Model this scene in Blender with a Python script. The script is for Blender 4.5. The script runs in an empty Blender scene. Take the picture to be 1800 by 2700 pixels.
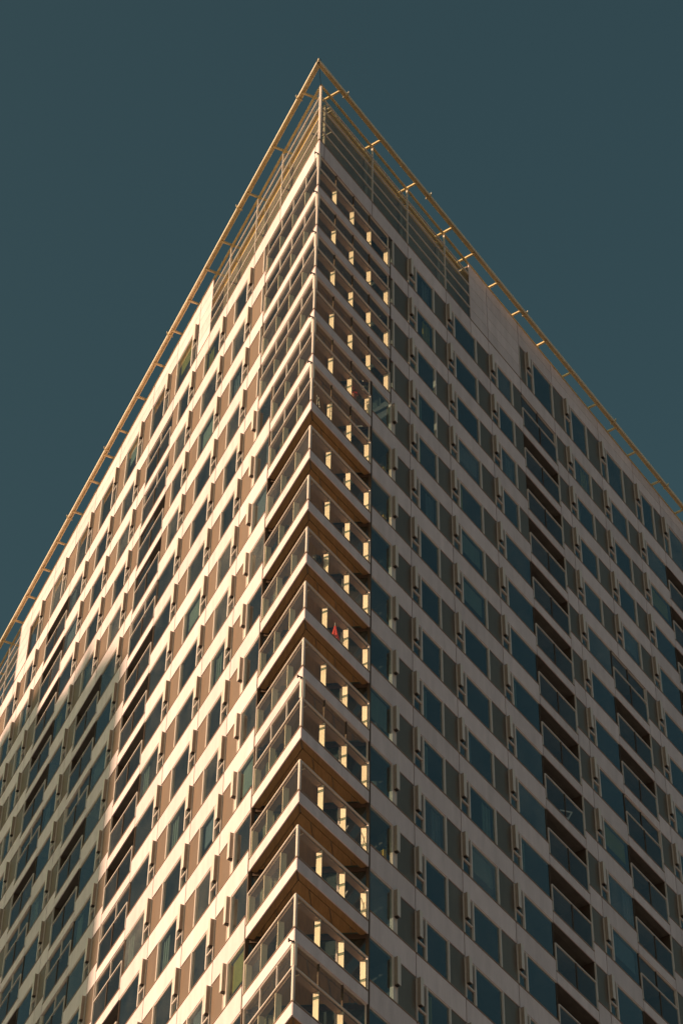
import bpy, math, random
from mathutils import Matrix, Vector
random.seed(11)
S = bpy.context.scene
R_ = math.radians
# ---------------------------------------------------------------- camera, sky, sun, exposure
ZB = 101.21                       # height of the underside of the top cladding band above the street
CAM = Vector((1.376, -70.871, ZB - 99.612))
PITCH, ROLL = 0.81122, 0.0171865
cam = bpy.data.objects.new('camera', bpy.data.cameras.new('camera'))
S.collection.objects.link(cam)
cam.data.sensor_fit = 'HORIZONTAL'; cam.data.sensor_width = 36.0
cam.data.lens = 6664.45 / 1800 * 36.0
cam.data.clip_end = 6000
cp, sp, cr, sr = math.cos(PITCH), math.sin(PITCH), math.cos(ROLL), math.sin(ROLL)
FWD = Vector((0, cp, sp)); up0 = Vector((0, -sp, cp)); r0 = Vector((1, 0, 0))
RGT = cr*r0 + sr*up0; UPV = -sr*r0 + cr*up0
m = Matrix.Identity(4)
for i in range(3):
    m[i][0], m[i][1], m[i][2], m[i][3] = RGT[i], UPV[i], -FWD[i], CAM[i]
cam.matrix_world = m
S.camera = cam
S.render.resolution_x, S.render.resolution_y = 682, 1024
SUN_AZ, SUN_EL = -112.0, 14.5      # degrees clockwise from +Y, and above the horizon
az, el = R_(SUN_AZ), R_(SUN_EL)
to_sun = Vector((math.sin(az)*math.cos(el), math.cos(az)*math.cos(el), math.sin(el)))
sl = bpy.data.lights.new('sun', 'SUN'); sl.energy = 5.0; sl.angle = R_(0.5); sl.color = (1.0, 0.66, 0.41)
sun = bpy.data.objects.new('sun', sl); S.collection.objects.link(sun)
sun.rotation_euler = to_sun.to_track_quat('Z', 'Y').to_euler()
W = bpy.data.worlds.new('World'); S.world = W; W.use_nodes = True
nt = W.node_tree; bg = nt.nodes['Background']
sky = nt.nodes.new('ShaderNodeTexSky'); sky.sky_type = 'NISHITA'; sky.sun_disc = False
sky.sun_elevation = el; sky.sun_rotation = az
sky.air_density = 1.0; sky.dust_density = 4.5; sky.ozone_density = 1.0
tint = nt.nodes.new('ShaderNodeMix'); tint.data_type = 'RGBA'; tint.blend_type = 'MULTIPLY'
tint.inputs[0].default_value = 1.0; tint.inputs[7].default_value = (0.70, 0.95, 0.73, 1)
nt.links.new(sky.outputs[0], tint.inputs[6]); nt.links.new(tint.outputs[2], bg.inputs[0])
bg.inputs[1].default_value = 0.068
vs = S.view_settings
vs.view_transform = 'Standard'; vs.look = 'None'; vs.exposure = 0.18; vs.gamma = 1; vs.use_curve_mapping = False
S.render.engine = 'CYCLES'
S.cycles.max_bounces = 8; S.cycles.transparent_max_bounces = 16

# ---------------------------------------------------------------- materials
def mat(name, col, rough=.5, metal=0., noise=0., scale=3., stretch=(1, 1, 1), bump=0., spec=.5, col2=None, perobj=0.):
    M = bpy.data.materials.new(name); M.use_nodes = True
    n = M.node_tree; b = n.nodes['Principled BSDF']
    b.inputs['Roughness'].default_value = rough; b.inputs['Metallic'].default_value = metal
    b.inputs['Specular IOR Level'].default_value = spec
    tc = n.nodes.new('ShaderNodeNewGeometry'); mp = n.nodes.new('ShaderNodeMapping')
    mp.inputs['Scale'].default_value = stretch
    n.links.new(tc.outputs['Position'], mp.inputs[0])
    nz = n.nodes.new('ShaderNodeTexNoise'); nz.inputs['Scale'].default_value = scale; nz.inputs['Detail'].default_value = 6
    nz.inputs['Roughness'].default_value = .65
    n.links.new(mp.outputs[0], nz.inputs['Vector'])
    rp = n.nodes.new('ShaderNodeMapRange'); rp.inputs[1].default_value = .3; rp.inputs[2].default_value = .7
    rp.inputs[3].default_value = 1-noise; rp.inputs[4].default_value = 1+noise*.5
    n.links.new(nz.outputs[0], rp.inputs[0])
    mx = n.nodes.new('ShaderNodeMix'); mx.data_type = 'RGBA'; mx.blend_type = 'MULTIPLY'; mx.inputs[0].default_value = 1
    if col2:
        m2 = n.nodes.new('ShaderNodeMix'); m2.data_type = 'RGBA'
        m2.inputs[6].default_value = (*col, 1); m2.inputs[7].default_value = (*col2, 1)
        n.links.new(nz.outputs[0], m2.inputs[0]); n.links.new(m2.outputs[2], mx.inputs[6])
    else:
        mx.inputs[6].default_value = (*col, 1)
    last = rp.outputs[0]
    if perobj:
        oi = n.nodes.new('ShaderNodeObjectInfo'); r2 = n.nodes.new('ShaderNodeMapRange')
        r2.inputs[3].default_value = 1-perobj; r2.inputs[4].default_value = 1+perobj*.6
        n.links.new(oi.outputs['Random'], r2.inputs[0])
        mm = n.nodes.new('ShaderNodeMath'); mm.operation = 'MULTIPLY'
        n.links.new(last, mm.inputs[0]); n.links.new(r2.outputs[0], mm.inputs[1]); last = mm.outputs[0]
    n.links.new(last, mx.inputs[7]); n.links.new(mx.outputs[2], b.inputs['Base Color'])
    if bump:
        bp = n.nodes.new('ShaderNodeBump'); bp.inputs['Strength'].default_value = bump; bp.inputs['Distance'].default_value = .01
        n.links.new(nz.outputs[0], bp.inputs['Height']); n.links.new(bp.outputs[0], b.inputs['Normal'])
    return M

def glassmat(name, ior, tint_col, rough=.0, wob=.0, dust=.0, dustcol=(.5, .45, .4)):
    M = bpy.data.materials.new(name); M.use_nodes = True
    n = M.node_tree
    for x in list(n.nodes): n.nodes.remove(x)
    out = n.nodes.new('ShaderNodeOutputMaterial'); mix = n.nodes.new('ShaderNodeMixShader')
    fr = n.nodes.new('ShaderNodeFresnel'); fr.inputs[0].default_value = ior
    tr = n.nodes.new('ShaderNodeBsdfTransparent'); tr.inputs[0].default_value = (*tint_col, 1)
    gl = n.nodes.new('ShaderNodeBsdfGlossy'); gl.inputs['Roughness'].default_value = rough
    gl.inputs[0].default_value = (.93, .97, 1, 1)
    ge = n.nodes.new('ShaderNodeNewGeometry'); iv = n.nodes.new('ShaderNodeMath'); iv.operation = 'SUBTRACT'; iv.inputs[0].default_value = 1
    mu = n.nodes.new('ShaderNodeMath'); mu.operation = 'MULTIPLY'
    n.links.new(ge.outputs['Backfacing'], iv.inputs[1]); n.links.new(iv.outputs[0], mu.inputs[0]); n.links.new(fr.outputs[0], mu.inputs[1])
    n.links.new(mu.outputs[0], mix.inputs[0])
    if dust:
        df = n.nodes.new('ShaderNodeBsdfDiffuse'); df.inputs[0].default_value = (*dustcol, 1)
        m2 = n.nodes.new('ShaderNodeMixShader')
        g = n.nodes.new('ShaderNodeNewGeometry'); z = n.nodes.new('ShaderNodeTexNoise'); z.inputs['Scale'].default_value = .9
        z.inputs['Detail'].default_value = 5
        mr = n.nodes.new('ShaderNodeMapRange'); mr.inputs[1].default_value = .3; mr.inputs[2].default_value = .75
        mr.inputs[3].default_value = dust*.4; mr.inputs[4].default_value = dust*1.6
        n.links.new(g.outputs['Position'], z.inputs['Vector']); n.links.new(z.outputs[0], mr.inputs[0])
        ob = n.nodes.new('ShaderNodeObjectInfo'); pw = n.nodes.new('ShaderNodeMath'); pw.operation = 'POWER'; pw.inputs[1].default_value = 3
        sc = n.nodes.new('ShaderNodeMath'); sc.operation = 'MULTIPLY_ADD'; sc.inputs[1].default_value = 2.4; sc.inputs[2].default_value = .45
        mz = n.nodes.new('ShaderNodeMath'); mz.operation = 'MULTIPLY'
        n.links.new(ob.outputs['Random'], pw.inputs[0]); n.links.new(pw.outputs[0], sc.inputs[0]); n.links.new(sc.outputs[0], mz.inputs[0]); n.links.new(mr.outputs[0], mz.inputs[1])
        n.links.new(mz.outputs[0], m2.inputs[0]); n.links.new(tr.outputs[0], m2.inputs[1]); n.links.new(df.outputs[0], m2.inputs[2])
        n.links.new(m2.outputs[0], mix.inputs[1])
    else:
        n.links.new(tr.outputs[0], mix.inputs[1])
    n.links.new(gl.outputs[0], mix.inputs[2]); n.links.new(mix.outputs[0], out.inputs[0])
    if wob:
        g2 = n.nodes.new('ShaderNodeNewGeometry'); oi = n.nodes.new('ShaderNodeObjectInfo')
        z2 = n.nodes.new('ShaderNodeTexNoise'); z2.inputs['Scale'].default_value = .35; z2.inputs['Detail'].default_value = 1
        bp = n.nodes.new('ShaderNodeBump'); bp.inputs['Strength'].default_value = wob; bp.inputs['Distance'].default_value = .05
        n.links.new(g2.outputs['Position'], z2.inputs['Vector']); n.links.new(z2.outputs[0], bp.inputs['Height'])
        n.links.new(bp.outputs[0], gl.inputs['Normal'])
    return M

M_CLAD = mat('cream_cladding', (.83, .70, .76), .55, noise=.13, scale=2.2, stretch=(1, 1, .18), spec=.3, perobj=.09)
M_FRAME = mat('cream_window_metal', (.78, .68, .66), .42, noise=.06, scale=4)
M_TAN = mat('tan_infill', (.31, .228, .185), .62, 1., noise=.10, scale=1.6, stretch=(1, 1, .4), perobj=.08)
_b = M_TAN.node_tree.nodes['Principled BSDF']; _b.inputs['Coat Weight'].default_value = .25; _b.inputs['Coat Roughness'].default_value = .03
M_FIN = mat('fin_metal', (.40, .31, .27), .5, noise=.12, scale=5)
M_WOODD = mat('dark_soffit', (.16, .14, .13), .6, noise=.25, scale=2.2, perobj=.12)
M_SILL = mat('bronze_sill', (.34, .22, .16), .45, noise=.1, scale=5)
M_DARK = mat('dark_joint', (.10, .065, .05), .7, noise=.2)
M_JOINT = mat('joint_backing', (.22, .14, .10), .8, noise=.1)
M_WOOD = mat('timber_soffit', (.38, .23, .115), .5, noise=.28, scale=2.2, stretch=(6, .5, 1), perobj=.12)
M_GLASS = glassmat('window_glass', 2.0, (.62, .72, .75), wob=.15, dust=.05)
M_DOOR = glassmat('door_glass', 1.8, (.78, .82, .80), dust=.02)
M_CLEAR = glassmat('balustrade_glass', 1.45, (.93, .94, .92), dust=.016, dustcol=(.5, .46, .46))
M_SCREEN = glassmat('roof_screen_glass', 1.55, (.90, .90, .85), dust=.03, dustcol=(.5, .45, .4))
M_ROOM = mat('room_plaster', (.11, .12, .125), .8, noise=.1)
M_SLAB = mat('concrete_slab', (.33, .28, .23), .8, noise=.15)
M_CURT = mat('curtain_cream', (.62, .56, .42), .8, noise=.25, scale=5, stretch=(3, 3, .1))
M_CURTY = mat('curtain_yellow', (.80, .52, .07), .8, noise=.2, scale=5, stretch=(3, 3, .1))
M_CURTG = mat('curtain_grey', (.38, .36, .36), .8, noise=.25, scale=5, stretch=(3, 3, .1))
M_PLANT = mat('plant_room_render', (.27, .22, .17), .8, noise=.2, scale=2)
M_GOLD = mat('sunlit_gold', (.62, .40, .06), .7, noise=.15)  # sunlit gold put into the colour of the wall stripe
M_STEEL = mat('galvanised_steel', (.52, .48, .44), .4, .3, noise=.15, scale=4)
M_RIM = mat('rail_lip', (.84, .72, .56), .45, noise=.1)
M_RING = mat('golden_steel', (.70, .54, .30), .45, noise=.2, scale=3)
M_BLACK = mat('black_metal', (.03, .025, .022), .5, noise=.2)
M_GROUND = mat('street_asphalt', (.40, .36, .36), .9, noise=.3, scale=.05)
M_CONC = mat('plain_concrete', (.36, .33, .30), .85, noise=.15, scale=.2)
M_RED = mat('red_canvas', (.62, .06, .04), .8, noise=.15)
M_LEAF = mat('plant_leaf', (.06, .10, .03), .6, noise=.3)
M_TERRA = mat('terracotta', (.35, .13, .07), .8, noise=.15)
M_WHITE = mat('white_plastic', (.75, .75, .73), .5, noise=.05)

# ---------------------------------------------------------------- facade coordinates
AL, AR = 0.425417388, 0.616811457
DIR = {'L': (Vector((-math.sin(AL), math.cos(AL), 0)), Vector((-math.cos(AL), -math.sin(AL), 0))),
       'R': (Vector((math.sin(AR), math.cos(AR), 0)), Vector((math.cos(AR), -math.sin(AR), 0)))}
H = 3.1; LEN = 56.3
def W3(s, u, o, z):
    d, n = DIR[s]; v = d*u + n*o; return Vector((v.x, v.y, z + ZB))
def pix(s, u, z, o=0):
    X = W3(s, u, o, z) - CAM; Z = X.dot(FWD)
    return 341 + 2525*X.dot(RGT)/Z, 512 - 2525*X.dot(UPV)/Z, Z
def inframe(s, u, z, mg=25):
    x, y, d = pix(s, u, z); return -mg < x < 682+mg and -mg < y < 1024+mg
C = S.collection
FACES = [(0, 3, 2, 1), (4, 5, 6, 7), (0, 1, 5, 4), (1, 2, 6, 5), (2, 3, 7, 6), (3, 0, 4, 7)]
class MB:
    """collects boxes in facade coordinates; origin = (u,z) of its own reference point"""
    def __init__(s, side, u=0., z=0., o=0.): s.s, s.u, s.z, s.o, s.v, s.f, s.m, s.mats = side, u, z, o, [], [], [], []
    def _m(s, mt):
        if mt not in s.mats: s.mats.append(mt)
        return s.mats.index(mt)
    def pt(s, u, o, z):
        d, n = DIR[s.s]; v = d*(u-s.u) + n*(o-s.o); return (v.x, v.y, z-s.z)
    def box(s, u0, u1, o0, o1, z0, z1, mt):
        b = len(s.v); k = s._m(mt)
        for z in (z0, z1):
            for (u, o) in ((u0, o0), (u1, o0), (u1, o1), (u0, o1)): s.v.append(s.pt(u, o, z))
        for f in FACES:
            f = [b+i for i in f]
            s.f.append(f if s.s == 'L' else f[::-1]); s.m.append(k)
        return s
    def tube(s, u0, u1, o, z, rad, mt, n=12):
        b = len(s.v); k = s._m(mt)
        for u in (u0, u1):
            for i in range(n):
                a = 2*math.pi*i/n; s.v.append(s.pt(u, o+rad*math.cos(a), z+rad*math.sin(a)))
        for i in range(n):
            j = (i+1) % n; s.f.append([b+i, b+j, b+n+j, b+n+i]); s.m.append(k)
        s.f.append([b+i for i in range(n)]); s.m.append(k); s.f.append([b+n+i for i in range(n)][::-1]); s.m.append(k)
        return s
    def poly(s, pts, z0, z1, mt, world=False):
        """vertical prism over points (u,o), or world x,y when world"""
        b = len(s.v); k = s._m(mt); n = len(pts)
        o3 = W3(s.s, s.u, s.o, s.z)
        for z in (z0, z1):
            for p in pts:
                s.v.append((p[0]-o3.x, p[1]-o3.y, z-s.z) if world else s.pt(p[0], p[1], z))
        s.f.append([b+i for i in range(n)][::-1]); s.m.append(k); s.f.append([b+n+i for i in range(n)]); s.m.append(k)
        for i in range(n):
            j = (i+1) % n; s.f.append([b+i, b+j, b+n+j, b+n+i]); s.m.append(k)
        return s
    def add(s, other, du=0, dz=0):
        """append another MB that has the same side, shifting by world difference"""
        d, n = DIR[s.s]; w = d*(other.u-s.u+du) + n*(other.o-s.o); b = len(s.v)
        s.v += [(v[0]+w.x, v[1]+w.y, v[2]+other.z-s.z+dz) for v in other.v]
        for f, k in zip(other.f, other.m): s.f.append([b+i for i in f]); s.m.append(s._m(other.mats[k]))
        return s
    def mesh(s, name, fix=False):
        me = bpy.data.meshes.new(name); me.from_pydata(s.v, [], s.f)
        for mt in s.mats: me.materials.append(mt)
        for p, k in zip(me.polygons, s.m): p.material_index = k
        if fix:
            import bmesh
            bm = bmesh.new(); bm.from_mesh(me); bmesh.ops.recalc_face_normals(bm, faces=bm.faces); bm.to_mesh(me); bm.free()
        me.update(); return me
    def world(s): return W3(s.s, s.u, s.o, s.z)
def link(name, me, wloc, parent=None, label=None):
    o = bpy.data.objects.new(name, me); C.objects.link(o)
    if parent is not None:
        o.parent = parent; o.location = wloc - Vector(parent['wl'])
    else: o.location = wloc
    o['wl'] = tuple(wloc)
    if label: o['label'] = label
    return o
def fin(o):
    return o
CACHE = {}
def shared(key, mb, fix=False):
    if key not in CACHE: CACHE[key] = mb.mesh(key[0] if isinstance(key, tuple) else key, fix)
    return CACHE[key]
def thing(name, label, cat, wloc, group=None):
    o = bpy.data.objects.new(name, None); C.objects.link(o); o.location = wloc; o['wl'] = tuple(wloc)
    o['label'] = label; o['category'] = cat
    if group: o['group'] = group
    o.empty_display_size = .5
    return o

# ---------------------------------------------------------------- ground
g = bpy.data.meshes.new('street_ground')
g.from_pydata([(-4000, -4000, 0), (4000, -4000, 0), (4000, 4000, 0), (-4000, 4000, 0)], [], [(0, 1, 2, 3)])
g.materials.append(M_GROUND); go = bpy.data.objects.new('ground', g); C.objects.link(go); go['kind'] = 'structure'

# ---------------------------------------------------------------- the tower
T = thing('apartment_tower', 'tall cream apartment tower rising to a sharp corner with glass balconies and roof screen', 'tower', Vector((0, 0, 0)))
JOBS = []     # (kind, distance-ish size, side, u, z, key, MB, [(subname, key, MB)], label)
def job(kind, side, u, z, key, mb, subs=(), label=None):
    JOBS.append((kind, side, u, z, key, mb, list(subs), label))

TOP = 18          # lowest detailed row
def winmod(side, row, j0, p0, j1, zt, zb, lab=None):
    """vent hood + vent sash + window + mullion + (panel p0..j1). zt: head height, zb: sill height"""
    h = zt - zb
    has = p0 < j1 - .05
    key = ('window', side, round(j0, 2), round(p0, 2), round(h, 2), has)
    f = MB(side, j0, zt)
    wr = p0 if has else j1
    O0, O1 = -.14, .012
    f.box(j0+.02, j0+.062, O0, O1, zb+.04, zt-.05, M_FRAME)            # jamb at the joint
    f.box(j0+.66, j0+.75, O0, O1+.012, zb+.04, zt-.05, M_FRAME)          # mullion between vent and pane
    f.box(j0+.75, j0+.79, O0+.02, O1-.03, zb+.04, zt-.05, M_FRAME)
    f.box(wr-.045, wr-.005, O0, O1 if has else -.03, zb+.04, zt-.05, M_FRAME if has else M_DARK)
    f.box(j0+.015, wr-.005, O0, -.03, zt-.05, zt-.002, M_FRAME)
    f.box(j0+.015, wr-.005, O0, -.02, zb+.002, zb+.04, M_FRAME)
    f.box(j0+.075, j0+.66, O0, .0, zt-1.33, zt-1.27, M_FRAME)            # transom under the hood
    pane = MB(side, j0, zt).box(j0+.79, wr-.045, -.075, -.06, zb+.04, zt-.05, M_GLASS)
    vp = MB(side, j0, zt).box(j0+.075, j0+.66, -.075, -.06, zb+.04, zt-1.33, M_GLASS)
    vp.box(j0+.24, j0+.66, -.075, -.06, zt-1.27, zt-.05, M_GLASS)
    vp.box(j0+.075, j0+.24, -.1, -.04, zt-1.27, zt-.05, M_FRAME)
    subs = [('pane', key+('p',), pane), ('vent_pane', key+('v',), vp)]
    rr = random.random()
    if rr < .5:
        w = wr - j0
        mt = random.choice([M_CURT, M_CURTG, M_CURTG, M_CURT, M_CURTY]); typ = random.choice(['l', 'r', 'b', 's'])
        c = MB(side, j0, zt); ck = key + ('c', mt.name, typ)
        a0, a1 = {'l': (j0+.8, j0+1.35), 'r': (wr-.75, wr-.12), 'b': (j0+.8, wr-.15), 's': (j0+.9, j0+1.2)}[typ]
        if typ == 'b': c.box(a0, a1, -.23, -.2, zt-1.2, zt-.06, mt)
        else:
            n = max(3, int((a1-a0)/.11))
            for i in range(n):
                q = a0 + (a1-a0)*i/n
                c.box(q, q+(a1-a0)/n*.8, -.24-.03*(i % 2), -.20-.03*(i % 2), zb+.05, zt-.06, mt)
        subs.append(('curtain', ck, c))
    job('window', side, j0, zt, key, f, subs)
    # vent hood
    hk = ('vent_hood', side, round(h, 2))
    hd = MB(side, j0, zt).box(j0+.035, j0+.235, -.02, .165, zt-1.25, zt-.03, M_FIN).box(j0+.03, j0+.24, .165, .175, zt-1.255, zt-.025, M_FRAME)
    hd.box(j0+.06, j0+.21, .02, .14, zt-1.285, zt-1.25, M_BLACK)
    hd.box(j0+.235, j0+.25, -.02, .165, zt-1.24, zt-.04, M_FRAME)
    job('vent_hood', side, j0, zt, hk, hd)
    if has: panel(side, p0, j1, zt, zb)
def panel(side, p0, p1, zt, zb, kind='infill_panel'):
    k = (kind, side, round(p0, 2), round(p1, 2), round(zt-zb, 2))
    p = MB(side, p0, zt).box(p0+.035, p1-.02, -.06, -.035, zb+.01, zt-.004, M_TAN)
    p.box(p0+.0, p0+.035, -.14, .012, zb+.005, zt-.004, M_FRAME)
    job(kind, side, p0, zt, k, p)
def bigwin(side, zt, zb):
    j0, w1 = 4.55, 6.13
    k = ('window', side, 'big', round(zt-zb, 2))
    f = MB(side, j0, zt)
    f.box(w1, w1+.06, -.14, .012, zb+.005, zt-.004, M_FRAME)
    f.box(w1+.075, w1+.27, -.14, -.012, zb+.005, zt-.004, M_FRAME)
    f.box(j0+.09, w1, -.14, -.03, zt-.05, zt-.002, M_FRAME); f.box(j0+.09, w1, -.14, -.02, zb+.002, zb+.04, M_FRAME)
    lit = side == 'R' and round(-zt/H) in (5, 6, 12)
    pn = MB(side, j0, zt).box(j0+.09, w1, -.075, -.06, zb+.04, zt-.05, M_DOOR if lit else M_GLASS)
    subs = [('pane', k+('p', lit), pn)]
    if lit:
        subs.append(('curtain', k+('c', 'low'), MB(side, j0, zt).box(w1-.24, w1-.02, -.30, -.26, zb+.06, zb+.75, M_CURTY).box(w1-.04, w1, -1.2, -.3, zb+.06, zb+.9, M_CURTY)))
    elif random.random() < .4:
        mt = random.choice([M_CURT, M_CURTY, M_CURTG])
        c = MB(side, j0, zt)
        if random.random() < .5: c.box(j0+.15, w1-.1, -.22, -.19, zb+.55, zt-.06, mt); ty = 'b'
        else:
            ty = 's'
            for i in range(6): c.box(j0+.12+i*.12, j0+.2+i*.12, -.24-.03*(i % 2), -.2-.03*(i % 2), zb+.05, zt-.06, mt)
        subs.append(('curtain', k+('c', mt.name, ty), c))
    job('window', side, j0, zt, k, f, subs)
    hk = ('vent_hood', side, 'big')
    u = 6.2
    hd = MB(side, u, zt).box(u, u+.2, -.012, .165, zt-1.25, zt-.03, M_FIN).box(u-.005, u+.205, .165, .175, zt-1.255, zt-.025, M_FRAME)
    hd.box(u+.03, u+.17, .02, .14, zt-1.285, zt-1.25, M_BLACK); hd.box(u+.2, u+.215, -.02, .165, zt-1.24, zt-.04, M_FRAME)
    job('vent_hood', side, u, zt, hk, hd)

def band(side, u0, u1, k, z0=0., z1=1.13):
    z = -H*k
    key = ('cladding_panel', side, round(u0, 2), round(u1, 2), z0, z1)
    c = MB(side, u0, z)
    c.box(u0+.028, u1-.028, -.03, 0, z+z0+.004, z+z1-.055, M_CLAD)
    c.box(u0+.028, u1-.028, -.03, -.012, z+z1-.055, z+z1-.035, M_DARK)
    c.box(u0+.005, u1-.005, -.05, .022, z+z1-.035, z+z1, M_SILL)
    job('cladding_panel', side, u0, z, key, c)

def slab_edge(side, u0, u1, k, z1=.59):
    z = -H*k
    key = ('slab_fascia', side, round(u0, 2), round(u1, 2), z1)
    c = MB(side, u0, z).box(u0+.02, u1-.02, -.05, -.002, z+.004, z+z1-.05, M_CLAD)
    c.box(u0+.02, u1-.02, -.05, -.014, z+z1-.05, z+z1-.03, M_DARK)
    c.box(u0+.01, u1-.01, -.06, .02, z+z1-.03, z+z1+.005, M_SILL)
    job('cladding_panel', side, u0, z, key, c)

BAYW = lambda r: 6.08 if r < 4 else 4.55
CLOSED = {0, 1, 2, 3, 4, 5, 11, 15}
def rowcells(r):
    if r < 4:
        return [('sliver', 6.08, 6.4, 6.4), ('panel', 6.4, 7.7, 0), ('mod', 7.7, 11.17, 10.02), ('mod', 11.17, 15.2, 13.95), ('mod', 15.2, 18.35, 17.42),
                ('rec', 18.35, 21.78, 0), ('panel', 21.78, 22.84, 0), ('mod', 22.84, 26.68, 25.35), ('mod', 26.68, 30.5, 29.25),
                ('mod', 30.5, 33.58, 33.58), ('rec', 33.58, 37.05, 0), ('panel', 37.05, 38.4, 0), ('mod', 38.4, 41.5, 40.4),
                ('mod', 41.5, 45., 43.8), ('mod', 45., 48.6, 47.4), ('mod', 48.6, 52.1, 51.), ('mod', 52.1, 56.2, 55.)]
    return [('big', 4.55, 6.4, 0), ('panel', 6.4, 7.7, 0), ('mod', 7.7, 11.17, 10.02), ('mod', 11.17, 15.2, 13.95), ('mod', 15.2, 18.35, 18.35),
            ('rec', 18.35, 21.78, 0), ('panel', 21.78, 22.84, 0), ('mod', 22.84, 25.97, 25.97), ('rec', 25.97, 29.38, 0), ('panel', 29.38, 30.5, 0),
            ('mod', 30.5, 33.58, 33.58), ('rec', 33.58, 37.05, 0), ('panel', 37.05, 38.4, 0), ('mod', 38.4, 41.5, 40.4),
            ('mod', 41.5, 45., 43.8), ('rec', 45., 48.6, 0), ('mod', 48.6, 52.1, 51.), ('mod', 52.1, 56.2, 55.)]
def band_joints(k):
    """joints of the cladding band k (above row k, below row k-1); recess spans are slab edges"""
    r = max(k-1, 0); segs = []
    wide = (k <= 4)
    for c in rowcells(r):
        segs.append((c[0], c[1], c[2]))
    return segs
for k in range(0, TOP+1):
    segs_up = rowcells(k-1) if k > 0 else None
    segs_dn = rowcells(k)
    for s in 'LR':
        if k == 0:
            js = [0., .45, 4.55, 7.7, 11.17, 13.5, 15.2, 18.33, 21.75, 26.68, 30.5, 33.58, 37.05, 38.6, 41., 42.85, 45, 48.6, 52.1, 56.2]
            for a, b in zip(js[:-1], js[1:]):
                band(s, a + (.012 if a == 0 else 0), b, 0, 0, 1.15)
            continue
        ub = BAYW(k-1)
        slab_edge(s, .012, ub, k)
        merged = []
        for c in segs_up:
            if c[0] == 'rec': merged.append(('rec', c[1], c[2]))
            elif c[0] in ('sliver', 'big'): continue
            elif c[0] == 'panel' and c[1] == 6.4: merged.append(('b', ub+.07, 7.7))
            else: merged.append(('b', c[1], c[2]))
        for t, a, b in merged:
            if t == 'rec': slab_edge(s, a, b, k)
            else: band(s, a, b, k)

def balustrade(side, bay, u0, u1, k, divs, corner=False, closed=False, rowtop=None, wide=0.0):
    """glass balustrade over band k plus optional upper glazing; children of the bay object"""
    z = -H*k
    fr = MB(side, u0, z)
    a0 = u0 + (.0 if corner else .03)
    fr.box(a0+.01, u1-.03, -.055, .015, z+1.985, z+2.035, M_FRAME)            # top rail
    fr.box(a0+.01, u1-.03, -.05, .0, z+.60, z+.63, M_FRAME)
    if corner: fr.box(a0+.0, a0+.075, -.06, .012, z+.60, z+1.985, M_FRAME); fr.box(a0+.10, a0+.12, -.05, .006, z+.62, z+1.985, M_FRAME)
    else: fr.box(a0, a0+.04, -.055, .012, z+.60, z+1.985, M_FRAME)
    fr.box(u1-.075, u1-.03, -.055, .012, z+.60, z+1.985, M_FRAME)
    if not corner:
        for d in divs: fr.box(d-.022, d+.022, -.05, .012, z+.63, z+1.985, M_DARK)
    link('handrail', shared(('handrail', side, u0, u1, tuple(divs)), fr), fr.world(), bay)
    ps = [a0+.06 if not corner else a0+.12] + list(divs) + [u1-.07]
    for a, b in zip(ps[:-1], ps[1:]):
        gp = MB(side, a, z).box(a+.02, b-.02, -.03, -.016, z+.63, z+1.985, M_CLEAR)
        link('glass_panel', shared(('glass_panel', side, round(b-a, 3)), gp), gp.world(), bay)
    if corner:
        # deep posts and a shelf rail behind the glass
        for d in list(divs) + [u1-.12]:
            pb = MB(side, d, z).box(d-.022, d+.022, -.27, -.034, z+.2, z+1.90, M_RIM)
            link('balcony_post', shared(('balcony_post', side), pb), pb.world(), bay)
        st = .16 if side == 'R' else .32
        sb = MB(side, st, z).box(.42, u1-.06, -.31, -.062, z+1.90, z+1.94, M_SILL)
        link('rail_shelf', shared(('rail_shelf', side, u1), sb), sb.world(), bay)
    if closed:
        fr = MB(side, u0, z)
        up = [d + (.0 if d < 4 else -.08) for d in divs]
        if corner: fr.box(.0, .07, -.12, -.03, z+2.035, z+3.1-.004, M_FRAME)
        for d in up: fr.box(d-.02, d+.02, -.12, -.05, z+2.035, z+3.1-.03, M_FRAME if side == 'L' else M_DARK)  # same mullions, coloured dark on the shaded facade to stand for shade
        fr.box(a0+.07, u1-.03, -.12, -.05, z+3.06, z+3.096, M_FRAME)
        fr.box(u1-.06, u1-.03, -.12, -.05, z+2.035, z+3.06, M_FRAME)
        link('upper_glazing_frame', shared(('upper_glazing_frame', side, u0, u1, tuple(divs)), fr), fr.world(), bay)
        ps = [a0+.07] + up + [u1-.06]
        for a, b in zip(ps[:-1], ps[1:]):
            gp = MB(side, a, z).box(a+.02, b-.02, -.10, -.086, z+2.035, z+3.06, M_CLEAR)
            link('upper_pane', shared(('upper_pane', side, round(b-a, 3)), gp), gp.world(), bay)

def wpt(s, u, o=0):
    v = W3(s, u, o, 0); return (v.x, v.y)
def tri(a, b, ins=0.):
    """triangle / quad at the corner between distance a (near) and b (far) along both facades, inset"""
    ox = ins/math.sin(AL+AR)*1.0
    # inset corner along bisector
    return [wpt('L', ins*1.73, -ins), wpt('R', b, -ins), wpt('L', b, -ins)]
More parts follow.
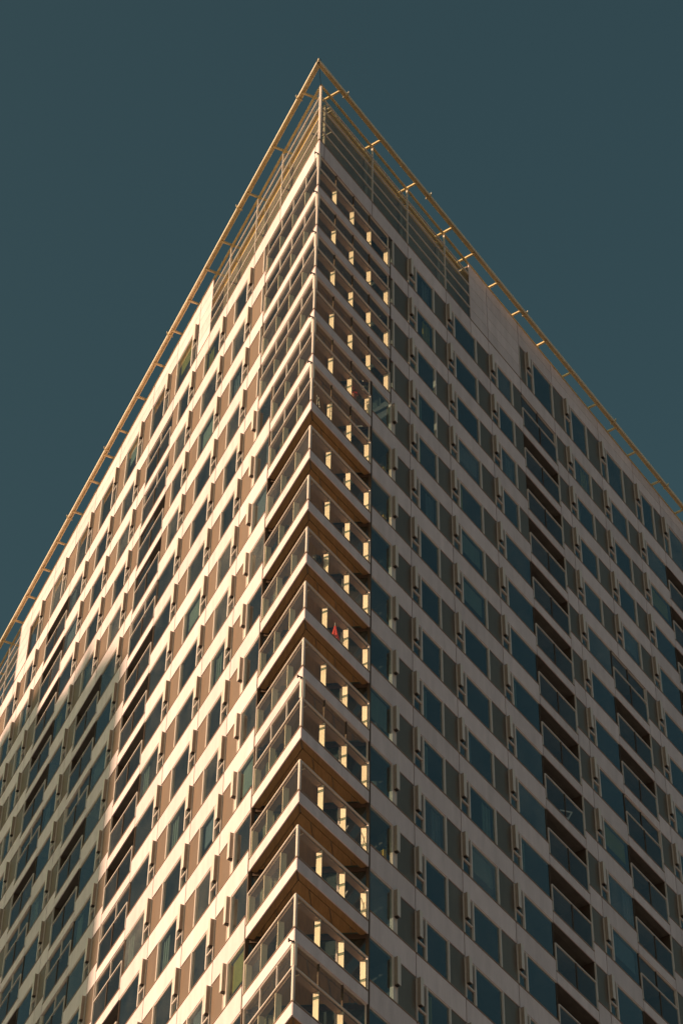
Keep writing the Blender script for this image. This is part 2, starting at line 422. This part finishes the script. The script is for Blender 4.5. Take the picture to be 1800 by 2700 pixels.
# soffit board pieces of a corner balcony: clipped strips running along the bisector
BIS = (DIR['L'][0] + DIR['R'][0]).normalized(); CRS = Vector((BIS.y, -BIS.x, 0))
def corner_balcony(k):
    """balcony of row k: stands on band k+1, its soffit hangs under band k"""
    r = k; ub = BAYW(r); z = -H*k; zf = -H*(k+1)
    slab = MB('L', 0, z)
    # floor plate carried behind the fascia of band k (ceiling of this row)
    slab.poly([wpt('L', .09, -.05), wpt('R', ub-.02, -.05), wpt('L', ub-.02, -.05)], z+.10, z+.55, M_SLAB, True)
    bay = link('corner_balcony' if r not in CLOSED else 'glazed_bay', shared(('balcony_ceiling', ub), slab, True), slab.world(), T)
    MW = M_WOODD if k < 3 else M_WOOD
    hb = .30
    for s in 'LR':
        b = MB(s, 0, z)
        a = hb/math.tan((AL+AR)/2)
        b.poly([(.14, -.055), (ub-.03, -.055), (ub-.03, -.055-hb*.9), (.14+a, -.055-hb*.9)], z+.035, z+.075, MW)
        link('soffit_border', shared(('soffit_border', s, ub, MW.name), b, True), b.world(), bay)
    half = math.tan((AL+AR)/2)
    bc = ub*math.cos((AL+AR)/2)
    n = 9 if ub > 5 else 7
    wmax = bc*half
    step = 2*wmax/n
    t0 = hb/math.sin((AL+AR)/2)+.12
    for i in range(n):
        x0 = -wmax + i*step + .022; x1 = x0 + step - .044
        # clip to the triangle y > |x|/half + t0
        pts = []
        ya0, ya1 = abs(x0)/half + t0, abs(x1)/half + t0
        yb = bc - .06
        if min(ya0, ya1) > yb - .1: continue
        if x0 < 0 < x1: P = [(x0, ya0), (0, t0), (x1, ya1), (x1, yb), (x0, yb)]
        else:
            if ya0 > yb:
                xc = -(yb-t0)*half; P = [(xc, yb), (x1, ya1), (x1, yb)]
            elif ya1 > yb:
                xc = (yb-t0)*half; P = [(x0, ya0), (xc, yb), (x0, yb)]
            else: P = [(x0, ya0), (x1, ya1), (x1, yb), (x0, yb)]
        pw = [(BIS*y + CRS*x) for x, y in P]
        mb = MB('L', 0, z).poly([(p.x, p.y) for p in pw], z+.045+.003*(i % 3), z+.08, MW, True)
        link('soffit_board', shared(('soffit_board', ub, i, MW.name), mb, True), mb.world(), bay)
    # back wall: glazed screen across the chord
    a, b = Vector(wpt('L', ub+.03, -.12)), Vector(wpt('R', ub+.03, -.12))
    L_ = (b-a).length; dx = (b-a)/L_; ny = Vector((-dx.y, dx.x))
    def chord(u0, u1, o0, o1): return [tuple(a + dx*u + ny*o) for u, o in ((u0, o0), (u1, o0), (u1, o1), (u0, o1))]
    fr = MB('L', 0, z); pn = MB('L', 0, z); gn = 5 if ub > 5 else 4
    fr.poly(chord(0, L_, .0, .08), z-.12, z+.10, M_DARK, True)
    for i in range(gn+1):
        q = L_*i/gn
        fr.poly(chord(max(q-.035, 0), min(q+.035, L_), -.0, .07), zf+.5, z-.12, M_FRAME if i in (1, gn-1) else M_DARK, True)
    for i in range(gn):
        pn.poly(chord(L_*i/gn+.035, L_*(i+1)/gn-.035, .03, .045), zf+.5, z-.12, M_DOOR, True)
    fo = link('terrace_door_frame', shared(('terrace_door_frame', ub), fr, True), fr.world(), bay)
    link('terrace_door_pane', shared(('terrace_door_pane', ub), pn, True), pn.world(), bay)
    if k in (5, 8, 11, 12, 13, 15):  # pale strips standing in for sunlit strips of the back wall
        cm = MB('L', 0, z)
        for i in range(7):
            q = .35 + i*.16 + .03*(i % 2); cm.poly(chord(q, q+.11, .16+.03*(i % 2), .20+.03*(i % 2)), zf+.5, z-.1, M_CURT, True)
        link('pale_door_strip', shared(('pale_door_strip', ub), cm, True), cm.world(), bay)
    divs = (1.58, 3.05, 4.5) if ub > 5 else (1.58, 3.05)
    for s in 'LR': balustrade(s, bay, 0.0, ub, k+1, divs, True, r in CLOSED)
    if r in CLOSED:   # small anchor hook at the corner under the band
        h = MB('L', 0, z).box(-.02, .02, .0, .18, z-.10, z-.06, M_BLACK).box(-.02, .09, .15, .19, z-.10, z-.05, M_BLACK)
        h.box(.06, .10, .15, .19, z-.08, z+.06, M_BLACK)
        link('anchor_hook', shared('anchor_hook', h), h.world(), bay)

LOGC = {('L', 0, 0), ('L', 0, 1), ('L', 0, 4), ('L', 0, 10), ('L', 0, 11), ('L', 1, 6), ('L', 1, 9), ('L', 1, 10), ('L', 2, 5), ('L', 2, 7), ('L', 2, 8),
        ('R', 0, 0), ('R', 1, 4), ('R', 1, 7), ('R', 1, 10), ('R', 2, 1), ('R', 2, 2), ('R', 2, 4)}
LOGH = {('L', 0, 2): 2}
def loggia(s, idx, row, u0, u1):
    z = -H*row; zf = -H*(row+1); D = 1.55
    sh = MB(s, u0, z)
    sh.box(u0-.0, u1+.0, -D, -.055, z+.10, z+.5, M_SLAB)
    bay = link('loggia', shared(('loggia', s, round(u0, 2), round(u1, 2)), sh), sh.world(), T)
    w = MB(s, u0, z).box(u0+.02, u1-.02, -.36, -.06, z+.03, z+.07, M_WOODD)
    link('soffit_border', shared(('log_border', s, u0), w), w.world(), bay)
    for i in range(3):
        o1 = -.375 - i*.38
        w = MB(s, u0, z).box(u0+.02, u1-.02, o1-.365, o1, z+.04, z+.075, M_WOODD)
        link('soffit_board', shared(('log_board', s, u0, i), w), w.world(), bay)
    for q in (u0, u1):
        t = MB(s, q, z)
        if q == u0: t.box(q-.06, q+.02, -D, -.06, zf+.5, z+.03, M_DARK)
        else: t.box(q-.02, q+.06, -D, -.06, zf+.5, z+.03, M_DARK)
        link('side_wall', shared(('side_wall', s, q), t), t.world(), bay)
    b = MB(s, u0, z).box(u0+.02, u1-.02, -D+.05, -D+.065, zf+.5, z-.05, M_GLASS)
    for q in (u0+.04, (u0+u1)/2, u1-.04): b.box(q-.03, q+.03, -D, -D+.05, zf+.5, z+.03, M_DARK)
    link('terrace_door', shared(('terrace_door', s, u0), b), b.world(), bay)
    cl = (s, idx, row) in LOGC
    balustrade(s, bay, u0, u1, row+1, ((u0+u1)/2,), False, cl)
    if (s, row) in (('L', 2), ('L', 3)) and idx == 0:
        gp = MB(s, u0, zf).box((u0+u1)/2 - .1, u1-.1, -.10, -.086, zf+2.04, zf+3.06, M_CLEAR)
        link('upper_pane', gp.mesh('half_pane'), gp.world(), bay)
for r in range(0, TOP):
    corner_balcony(r)
    zt, zb = -H*r, -H*(r+1)+1.13
    for s in 'LR':
        q = BAYW(r)
        jc = MB(s, q, zt).box(q+.004, q+.088, -.13, -.012, -H*(r+1)+.003, zt-.003, M_DARK)
        link('joint_channel', shared(('joint_channel', s), jc), jc.world(), T)
        li = 0
        for c in rowcells(r):
            t, a, b, p = c
            if t == 'mod': winmod(s, r, a, p, b, zt, zb)
            elif t == 'panel': panel(s, a, b, zt, zb)
            elif t == 'big': bigwin(s, zt, zb)
            elif t == 'sliver':
                k = ('window', s, 'sliver')
                f = MB(s, a, zt).box(a+.27, b-.003, -.14, .012, zb+.005, zt-.004, M_FRAME)
                pn = MB(s, a, zt).box(a+.09, a+.27, -.075, -.06, zb+.005, zt-.004, M_GLASS)
                job('window', s, a, zt, k, f, [('pane', k+('p',), pn)])
            elif t == 'rec':
                if inframe(s, a, zt, 140) or inframe(s, b, zt-2, 140): loggia(s, li, r, a, b)
                li += 1
# crown row (windows of the top storey beyond the screen)
ztc, zbc = 3.93, 1.15
def crown_rows(s):
    if s == 'L':
        winmod(s, -1, 15.3, 18.2, 19.1, ztc, zbc); winmod(s, -1, 19.1, 21.75, 22.9, ztc, zbc)
        winmod(s, -1, 22.9, 25.5, 26.68, ztc, zbc)
        nxt = [(26.68, 29.3, 30.5), (30.5, 33.0, 34.5), (34.5, 37.05, 38.4), (38.4, 40.85, 40.85)]
        for a, p, b in nxt: winmod(s, -1, a, p, b, ztc, zbc)
    else:
        panel(s, 18.36, 18.98, ztc, zbc); winmod(s, -1, 18.98, 21.72, 22.9, ztc, zbc)
        winmod(s, -1, 22.9, 25.3, 26.68, ztc, zbc)
        for a, p, b in [(26.68, 29.2, 30.5), (30.5, 32.6, 33.6), (33.6, 36.2, 37.05), (37.05, 40.2, 40.85)]: winmod(s, -1, a, p, b, ztc, zbc)
crown_rows('L'); crown_rows('R')
def strip(s, u0, u1, z0, z1):
    k = ('parapet_panel', s, round(u0, 2), round(u1, 2), z0, z1)
    c = MB(s, u0, z0).box(u0+.028, u1-.028, -.04, 0, z0+.018, z1-.018, M_CLAD)
    job('parapet_panel', s, u0, z0, k, c)
ROWZ = [1.15, 2.08, 3.02, 3.95, 4.86, 5.70]
for s in 'LR':
    us = [13.5, 15.2] if s == 'L' else [13.5, 15.2, 18.33]
    for a, b in zip(us[:-1], us[1:]):
        for z0, z1 in zip(ROWZ[:-1], ROWZ[1:]): strip(s, a, b, z0, z1)
    for z0, z1 in zip(ROWZ[:-1], ROWZ[1:]): strip(s, 40.95, 42.85, z0, z1)
    js = [15.2 if s == 'L' else 18.33, 18.33, 21.75, 26.68, 30.5, 33.58, 37.05, 40.95]
    if s == 'R': js = js[1:]
    for a, b in zip(js[:-1], js[1:]):
        if b-a < .1: continue
        strip(s, a, b, 3.95, 4.86); strip(s, a, b, 4.86, 5.70)

# write out the collected parts: the nearest 300 of a kind singly, the others merged
kinds = {}
for j in JOBS: kinds.setdefault(j[0], []).append(j)
for kind, L_ in kinds.items():
    def score(j):
        x, y, d = pix(j[1], j[2]+.8, j[3]-.6); return (0 if inframe(j[1], j[2]+.8, j[3]-.6, 30) else 1, d)
    L_.sort(key=score)
    ind = [j for i, j in enumerate(L_) if i < 300 and score(j)[0] == 0]
    rest = L_[len(ind):]
    for (kd, s, u, z, key, mb, subs, lab) in ind:
        o = link(kind, shared(key, mb), mb.world(), T, lab)
        for (sn, sk, smb) in subs: link(sn, shared(sk, smb), smb.world(), o)
    for s in 'LR':
        rs = [j for j in rest if j[1] == s]
        if not rs: continue
        big = MB(s, 0, 0)
        for (kd, s_, u, z, key, mb, subs, lab) in rs:
            big.add(mb)
            for (sn, sk, smb) in subs: big.add(smb)
        o = link('far_' + kind + 's', big.mesh('far_' + kind), big.world(), T); o['kind'] = 'stuff'

# ---- roof screen
for s in 'LR':
    for (ja, jb) in ((0.0, 4.55), (4.55, 7.7), (7.7, 11.17), (11.17, 13.5), (42.85, 45.), (45., 48.6), (48.6, 52.1), (52.1, 56.2)):
        if not inframe(s, ja, 4, 200): continue
        f = MB(s, ja, 1.15)
        f.box(ja+(.0 if ja == 0 else -.02), ja+(.10 if ja == 0 else .02), -.07, .03, 1.16, 5.66, M_FRAME)
        for z in ROWZ[1:-1]: f.box(ja+.03, jb-.02, -.05, .014, z-.028, z+.028, M_FRAME)
        sc = link('roof_screen', f.mesh('roof_screen'), f.world(), T)
        for z0, z1 in zip(ROWZ[:-1], ROWZ[1:]):
            p = MB(s, ja, z0).box(ja+.05, jb-.03, -.03, -.018, z0+.03, z1-.03, M_SCREEN)
            link('screen_pane', p.mesh('screen_pane'), p.world(), sc)
    cpg = MB(s, 0, 5.70).box(.0, LEN, -.07, .045, 5.705, 5.77, M_RING)
    link('coping', cpg.mesh('coping'), cpg.world(), T)
    # inner pipe and its posts
    pp = MB(s, 0, 5.0).tube(1.3, 13.4, -.48, 5.62, .085, M_RIM)
    link('inner_pipe', pp.mesh('inner_pipe', True), pp.world(), T)
    for u in (1.1, 4.7, 7.85, 11.3):
        q = MB(s, u, 1).box(u-.05, u+.05, -.58, -.46, 1.0, 5.70, M_STEEL)
        q.box(u-.10, u+.10, -.60, -.42, 3.0, 3.08, M_STEEL).box(u-.04, u+.04, -.46, -.08, 4.84, 4.90, M_STEEL).box(u-.04, u+.04, -.46, -.08, 3.0, 3.06, M_STEEL)
        link('screen_post', shared(('screen_post', s, u), q), q.world(), T)
    # outrigger ring
    ring = MB(s, 0, 5.9)
    half = (AL+AR)/2
    def mit(o): return -o/math.tan(half)
    for (oa, ob, za, zb_, mt) in ((.45, .655, 5.92, 5.99, M_RING), (.656, .70, 5.86, 6.01, M_RIM), (.46, .52, 5.87, 5.919, M_RING)):  # cream lip and golden underside put sun and warm bounce into the colour
        ring.poly([(mit(oa), oa), (mit(ob), ob), (LEN-mit(ob), ob), (LEN-mit(oa), oa)], za, zb_, mt)
    link('cradle_rail', ring.mesh('cradle_rail', True), ring.world(), T, 'long steel rail held off the roof edge')
    for u in (.9, 4.5, 7.72, 11.15, 13.2, 15.55, 17.85, 20.4, 23.05, 25.8, 27.9, 30.1, 32.8, 35.5, 37.95, 40.5, 42.8, 44.8, 47.6, 50.4, 53.1):
        b = MB(s, u, 5.8).box(u-.05, u+.05, -.50, .60, 5.83, 5.93, M_RING)
        link('rail_bracket', shared(('rail_bracket', s), b), b.world(), T)
    for u in (1.3, 8.8, 18.2, 27.5, 33.4):
        b = MB(s, u, 5.9).box(u-.04, u+.04, .45, .74, 5.84, 6.02, M_RING).box(u-.03, u+.03, .74, .79, 5.96, 6.10, M_STEEL)
        b.box(u-.03, u+.03, .42, .45, 5.78, 5.90, M_STEEL)
        link('rail_coupling', shared(('rail_coupling', s), b), b.world(), T)
    for u in [i*1.16+.6 for i in range(30)]:
        b = MB(s, u, 5.9).box(u-.012, u+.012, .475, .50, 5.84, 5.88, M_STEEL).box(u-.012, u+.012, .66, .685, 5.99, 6.03, M_STEEL)
        link('rail_bolt', shared(('rail_bolt', s), b), b.world(), T)
tip = W3('L', mit(.6), .6, 5.9)
wire = bpy.data.meshes.new('corner_wire'); wl = MB('L', 0, 5.8)
a, b = W3('L', mit(.55), .55, 5.93), W3('L', 0.02, 0.0, 5.76)
cu = bpy.data.curves.new('corner_wire', 'CURVE'); cu.dimensions = '3D'; spn = cu.splines.new('POLY'); spn.points.add(4)
for i in range(5):
    p = a.lerp(b, i/4); p.z -= .06*math.sin(math.pi*i/4); spn.points[i].co = (*(p-a), 1)
cu.bevel_depth = .012; cu.materials.append(M_BLACK)
co = bpy.data.objects.new('tmp', cu); C.objects.link(co)
dg = bpy.context.evaluated_depsgraph_get(); wm = bpy.data.meshes.new_from_object(co.evaluated_get(dg)); wm.materials.clear(); wm.materials.append(M_BLACK)
bpy.data.objects.remove(co)
link('corner_wire', wm, a, T)
tp = MB('L', mit(.6), 5.95, .6)
tp.box(mit(.6)-.1, mit(.6)+.08, .55, .70, 5.90, 6.10, M_BLACK)
link('rail_end_lamp', tp.mesh('rail_end_lamp'), tp.world(), T)

# ---- the body behind the skin: floor plates, backing, rooms
far = LEN
def plate(ins, u_c, z0, z1, mt, name, kk, cut):
    """triangular plate with the sharp corner cut off at distance cut"""
    P = [wpt('L', cut, -ins), wpt('R', cut, -ins), wpt('R', far, -ins), wpt('L', far, -ins)]
    mb = MB('L', 0, z0).poly(P, z0, z1, mt, True)
    o = link(name, shared((name, ins, round(cut, 2), round(z1-z0, 2)), mb, True), mb.world(), T); return o
RECS = lambda r: [(c[1], c[2]) for c in rowcells(r) if c[0] == 'rec']
for k in range(0, TOP+1):
    # floor plate (ceiling of row k): kept behind the balconies and loggias
    z = -H*k
    cut = max(BAYW(max(k, 0)), BAYW(max(k-1, 0))) + .08
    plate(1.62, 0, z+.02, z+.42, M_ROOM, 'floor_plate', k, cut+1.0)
    if k == 0: plate(.25, 0, z+.45, z+1.0, M_SLAB, 'roof_deck', k, .9)
    for s in 'LR':
        # strips between the plate and the facade, and the joint backing behind each band
        rr = rowcells(min(k, TOP-1)); mb = MB(s, 0, z)
        up = rowcells(max(k-1, 0))
        recs = [(c[1], c[2]) for c in rr if c[0] == 'rec'] + [(c[1], c[2]) for c in up if c[0] == 'rec']
        cur = cut + .05; spans = []
        for a, b in sorted(set(recs)):
            if a > cur: spans.append((cur, a-.005))
            cur = max(cur, b+.005)
        spans.append((cur, far-2))
        for a, b in spans:
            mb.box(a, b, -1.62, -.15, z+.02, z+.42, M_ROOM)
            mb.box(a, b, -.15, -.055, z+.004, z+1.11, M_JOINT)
        for a, b in sorted(set(recs)): mb.box(a, b, -.075, -.051, z+.02, z+.56, M_JOINT)
        mb.box(.15, cut, -.075, -.051, z+.03, z+(.56 if k else 1.12), M_JOINT)
        link('edge_beam', mb.mesh('edge_beam'), mb.world(), T)
        # party walls and back wall of the rooms
        if k < TOP:
            rm = MB(s, 0, z)
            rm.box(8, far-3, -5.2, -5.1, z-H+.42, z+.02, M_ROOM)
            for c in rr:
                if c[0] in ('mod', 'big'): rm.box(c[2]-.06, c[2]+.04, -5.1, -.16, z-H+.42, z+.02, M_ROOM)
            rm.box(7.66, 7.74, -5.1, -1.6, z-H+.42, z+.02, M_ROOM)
            link('room_walls', rm.mesh('room_walls'), rm.world(), T)
    if k < TOP:
        ub = BAYW(k)
        a, b = Vector(wpt('L', ub+3.4, -.9)), Vector(wpt('R', ub+3.4, -.9)); dx = (b-a).normalized(); ny = Vector((-dx.y, dx.x))
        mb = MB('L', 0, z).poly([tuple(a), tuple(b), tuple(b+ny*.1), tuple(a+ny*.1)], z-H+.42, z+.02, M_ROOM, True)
        link('room_partition', shared(('room_partition', ub), mb, True), mb.world(), T)
# crown backing
def plant(z0, z1, ins, mt, nm):
    q = [wpt('L', ins*1.73, -ins), wpt('R', 13.5, -ins), wpt('L', 13.5, -ins)]
    mb = MB('L', 3, z0).poly(q, z0, z1, mt, True); return link(nm, mb.mesh(nm, True), mb.world(), T)
plant(1.02, 5.2, .62, M_PLANT, 'plant_room_wall')
plant(5.2, 5.6, .60, M_GOLD, 'sunlit_stripe')  # golden colour stands in for sunlight along the wall top
for s in 'LR':
    mb = MB(s, 13.5, 1.15)
    mb.box(13.55, 15.15 if s == 'L' else 18.3, -.2, -.055, 1.1, 5.69, M_JOINT).box(15.15, 42.8, -.2, -.055, 3.96, 5.69, M_JOINT)
    mb.box(40.9, 42.8, -.2, -.055, 1.1, 3.96, M_JOINT)
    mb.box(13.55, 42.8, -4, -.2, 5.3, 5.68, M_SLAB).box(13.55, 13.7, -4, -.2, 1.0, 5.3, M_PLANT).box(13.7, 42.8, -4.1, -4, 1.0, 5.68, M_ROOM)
    link('parapet_backing', mb.mesh('parapet_backing'), mb.world(), T)
mb = MB('L', 16, 5.7).poly([wpt('L', 15, -4.5), wpt('R', 15, -4.5), wpt('R', 46, -4.5), wpt('L', 46, -4.5)], 5.69, 11.2, M_PLANT, True)  # unseen block added to keep the sun off the far right brackets
link('unseen_roof_block', mb.mesh('unseen_roof_block', True), mb.world(), T)
# plain lower storeys down to the street (below the frame)
zl = -H*TOP
P = [wpt('L', 0, 0), wpt('R', LEN, 0), wpt('L', LEN, 0)]
lo = MB('L', 0, -ZB)
lo.poly([wpt('L', 1.2, -.4), wpt('R', LEN-2, -.4), wpt('L', LEN-2, -.4)], -ZB, zl-.02, M_BLACK, True)
for i in range(14):
    zz = zl - H*(i+1)
    if zz < -ZB+1: break
    lo.poly([wpt('L', .0, 0), wpt('R', LEN, 0), wpt('L', LEN, 0)], zz, zz+1.13, M_CLAD, True)
o = link('lower_storeys', lo.mesh('lower_storeys', True), lo.world(), T); o['kind'] = 'stuff'

# ---------------------------------------------------------------- neighbouring block, outside the frame, whose shadow falls on the left facade
def LP(u, D): v = DIR['L'][0]*u + DIR['L'][1]*D; return Vector((v.x, v.y, 0))
tE = math.tan(el)
D0 = 165.
hs = Vector((to_sun.x, to_sun.y, 0))/math.cos(el)
kD = hs.dot(DIR['L'][1]); kU = hs.dot(DIR['L'][0])           # per metre of horizontal travel towards the sun
def caster(u, z, D):
    """point at distance D from the facade whose shadow lands on (u,z)"""
    t = D/kD; return LP(u + kU*t, D), z + t*tE
P0, zr = caster(22.3, -14.2, D0)
uu, slope = 1.0, .55
e1 = (DIR['L'][0]*1. - DIR['L'][1]*(slope*kD/tE)); e1n = e1.normalized()
e2 = Vector((-e1n.y, e1n.x, 0))
if e2.dot(DIR['L'][1]) < 0: e2 = -e2
NB = thing('office_block', 'plain concrete block standing outside the picture whose soft shadow falls on the lower left facade', 'building', P0)
A = 62.; Bd = 26.
def prism(name, pts, z0, z1, mt, parent, lab=None):
    o3 = Vector(parent['wl']); n = len(pts)
    v = [(p.x-o3.x, p.y-o3.y, z0) for p in pts] + [(p.x-o3.x, p.y-o3.y, z1) for p in pts]
    f = [list(range(n))[::-1], list(range(n, 2*n))] + [[i, (i+1) % n, n+(i+1) % n, n+i] for i in range(n)]
    me = bpy.data.meshes.new(name); me.from_pydata(v, [], f); me.materials.append(mt)
    import bmesh
    bm = bmesh.new(); bm.from_mesh(me); bmesh.ops.recalc_face_normals(bm, faces=bm.faces); bm.to_mesh(me); bm.free()
    o = bpy.data.objects.new(name, me); C.objects.link(o); o.parent = parent; return o
Q = [P0, P0+e1n*A, P0+e1n*A+e2*Bd, P0+e2*Bd]
zt_ = zr + ZB
prism('wall', Q, 0, zt_, M_CONC, NB)
for (a0, a1, h_) in ((2., 7., 1.6), (10., 11., 3.4), (15., 22., 1.4), (29., 30., 3.6), (35., 43., 2.0)):  # boxes added on the unseen roof to break up its shadow edge
    prism('shadow_edge_box', [P0+e1n*a0+e2*1, P0+e1n*a1+e2*1, P0+e1n*a1+e2*7, P0+e1n*a0+e2*7], zt_-.01, zt_+h_, M_CONC, NB)
for i in range(1, int(zt_/3.6)):
    q = [P0+e1n*1-e2*.05, P0+e1n*(A-1)-e2*.05, P0+e1n*(A-1)-e2*.001, P0+e1n*1-e2*.001]
    prism('window_strip', q, i*3.6, i*3.6+1.6, M_BLACK, NB)

# ---------------------------------------------------------------- things people left on the balconies
def bmthing(name, label, cat, wloc, build):
    o = thing(name, label, cat, wloc); build(o); return o
def cone(parent, name, r0_, r1_, z0, z1, mt, n=10, off=(0, 0), tilt=None, flut=0.):
    v = []; f = []
    for z, r in ((z0, r0_), (z1, r1_)):
        for i in range(n):
            rr = r*(1 - flut*(i % 2)); a = 2*math.pi*i/n; v.append((off[0]+rr*math.cos(a), off[1]+rr*math.sin(a), z))
    f = [list(range(n))[::-1], list(range(n, 2*n))] + [[i, (i+1) % n, n+(i+1) % n, n+i] for i in range(n)]
    me = bpy.data.meshes.new(name); me.from_pydata(v, [], f); me.materials.append(mt)
    o = bpy.data.objects.new(name, me); C.objects.link(o); o.parent = parent
    if tilt: o.rotation_euler = tilt
    return o
def floor(r): return -H*(r+1) + .56
p = thing('parasol', 'folded pinkish red parasol standing on a corner balcony behind the shaded side glass', 'parasol', W3('R', 2.85, -.55, floor(9)))
cone(p, 'canopy', .20, .03, .75, 1.55, M_RED, 12, flut=.25); cone(p, 'pole', .02, .02, 0, 1.75, M_STEEL, 8); cone(p, 'foot', .2, .17, 0, .07, M_BLACK, 12)
p = thing('flower_pot', 'pot of bright red flowers behind the glass of the corner bay on the shaded side', 'flowers', W3('R', 3.75, -.42, floor(4)))
cone(p, 'pot', .11, .16, .75, 1.02, M_TERRA, 12); cone(p, 'stand', .10, .10, 0, .75, M_STEEL, 8)
fm = bpy.data.meshes.new('flowers'); fv = []; ff = []
for i in range(90):
    c = Vector((random.gauss(0, .1), random.gauss(0, .1), 1.12+abs(random.gauss(0, .12)))); a = Vector((random.gauss(0, 1), random.gauss(0, 1), random.gauss(0, 1))).normalized()*.035
    b = a.cross(Vector((.3, .5, .8))).normalized()*.03; n = len(fv)
    fv += [tuple(c-a), tuple(c-b), tuple(c+a), tuple(c+b)]; ff.append((n, n+1, n+2, n+3))
fm.from_pydata(fv, [], ff); fm.materials.append(M_RED); fm.materials.append(M_LEAF)
for i, q in enumerate(fm.polygons): q.material_index = 1 if i % 3 == 0 else 0
fo = bpy.data.objects.new('blossom', fm); C.objects.link(fo); fo.parent = p
p = thing('kettle_grill', 'round dark kettle grill behind the glass near the point of a corner balcony', 'grill', W3('R', 1.3, -.45, floor(8)))
import bmesh
bm = bmesh.new(); bmesh.ops.create_uvsphere(bm, u_segments=16, v_segments=10, radius=.26)
me = bpy.data.meshes.new('bowl'); bm.to_mesh(me); bm.free(); me.materials.append(M_BLACK)
o = bpy.data.objects.new('bowl', me); C.objects.link(o); o.parent = p; o.location = (0, 0, .85)
for i in range(3):
    a = i*2.1; cone(p, 'leg', .015, .015, 0, .75, M_STEEL, 6, (.15*math.cos(a), .15*math.sin(a)))
def sticks(parent, name, segs, r, mt):
    for a, b in segs:
        a, b = Vector(a), Vector(b); d = b-a; q = d.to_track_quat('Z', 'Y')
        v = []
        for t in (a, b):
            for i in range(6):
                w = q @ Vector((r*math.cos(i*math.pi/3), r*math.sin(i*math.pi/3), 0)); v.append(tuple(t+w))
        f = [list(range(6))[::-1], list(range(6, 12))] + [[i, (i+1) % 6, 6+(i+1) % 6, 6+i] for i in range(6)]
        me = bpy.data.meshes.new(name); me.from_pydata(v, [], f); me.materials.append(mt)
        o = bpy.data.objects.new(name, me); C.objects.link(o); o.parent = parent
def fl(s, du, do, dz): d, n = DIR[s]; v = d*du + n*do; return (v.x, v.y, dz)
p = thing('drying_rack', 'white folding drying rack behind the glass of a shaded loggia', 'drying rack', W3('R', 21.0, -.4, floor(8)))
sticks(p, 'bar', [(fl('R', -.5, 0, 0), fl('R', .3, 0, 1.35)), (fl('R', .35, 0, 0), fl('R', -.15, 0, .8)), (fl('R', -.55, -.1, 1.0), fl('R', .2, .1, 1.28))], .035, M_WHITE)
p = thing('step_ladder', 'narrow step ladder leaning inside the lowest glazed bay above the open corner balconies', 'ladder', W3('R', .95, -.35, floor(5)))
sticks(p, 'rail', [(fl('R', 0, 0, 0), fl('R', .0, -.05, 1.45)), (fl('R', .3, 0, 0), fl('R', .12, -.05, 1.45))], .022, M_STEEL)
sticks(p, 'rung', [(fl('R', .02, 0, h), fl('R', .28-.1*h, -.02, h)) for h in (.3, .6, .9, 1.2)], .015, M_STEEL)
for kk, lab in ((13, 'crossed white clothes rack on second open corner balcony below the middle glazed bay'),
                (12, 'crossed white clothes rack on first open corner balcony below the middle glazed bay')):
    p = thing('clothes_rack', lab, 'rack', W3('R', 3.65, -.55, floor(kk)))
    sticks(p, 'bar', [(fl('R', -.35, 0, .0), fl('R', .3, 0, 1.25)), (fl('R', .3, -.1, 0), fl('R', -.1, -.1, 1.1))], .02, M_WHITE)
for o in bpy.data.objects:
    if 'wl' in o: del o['wl']
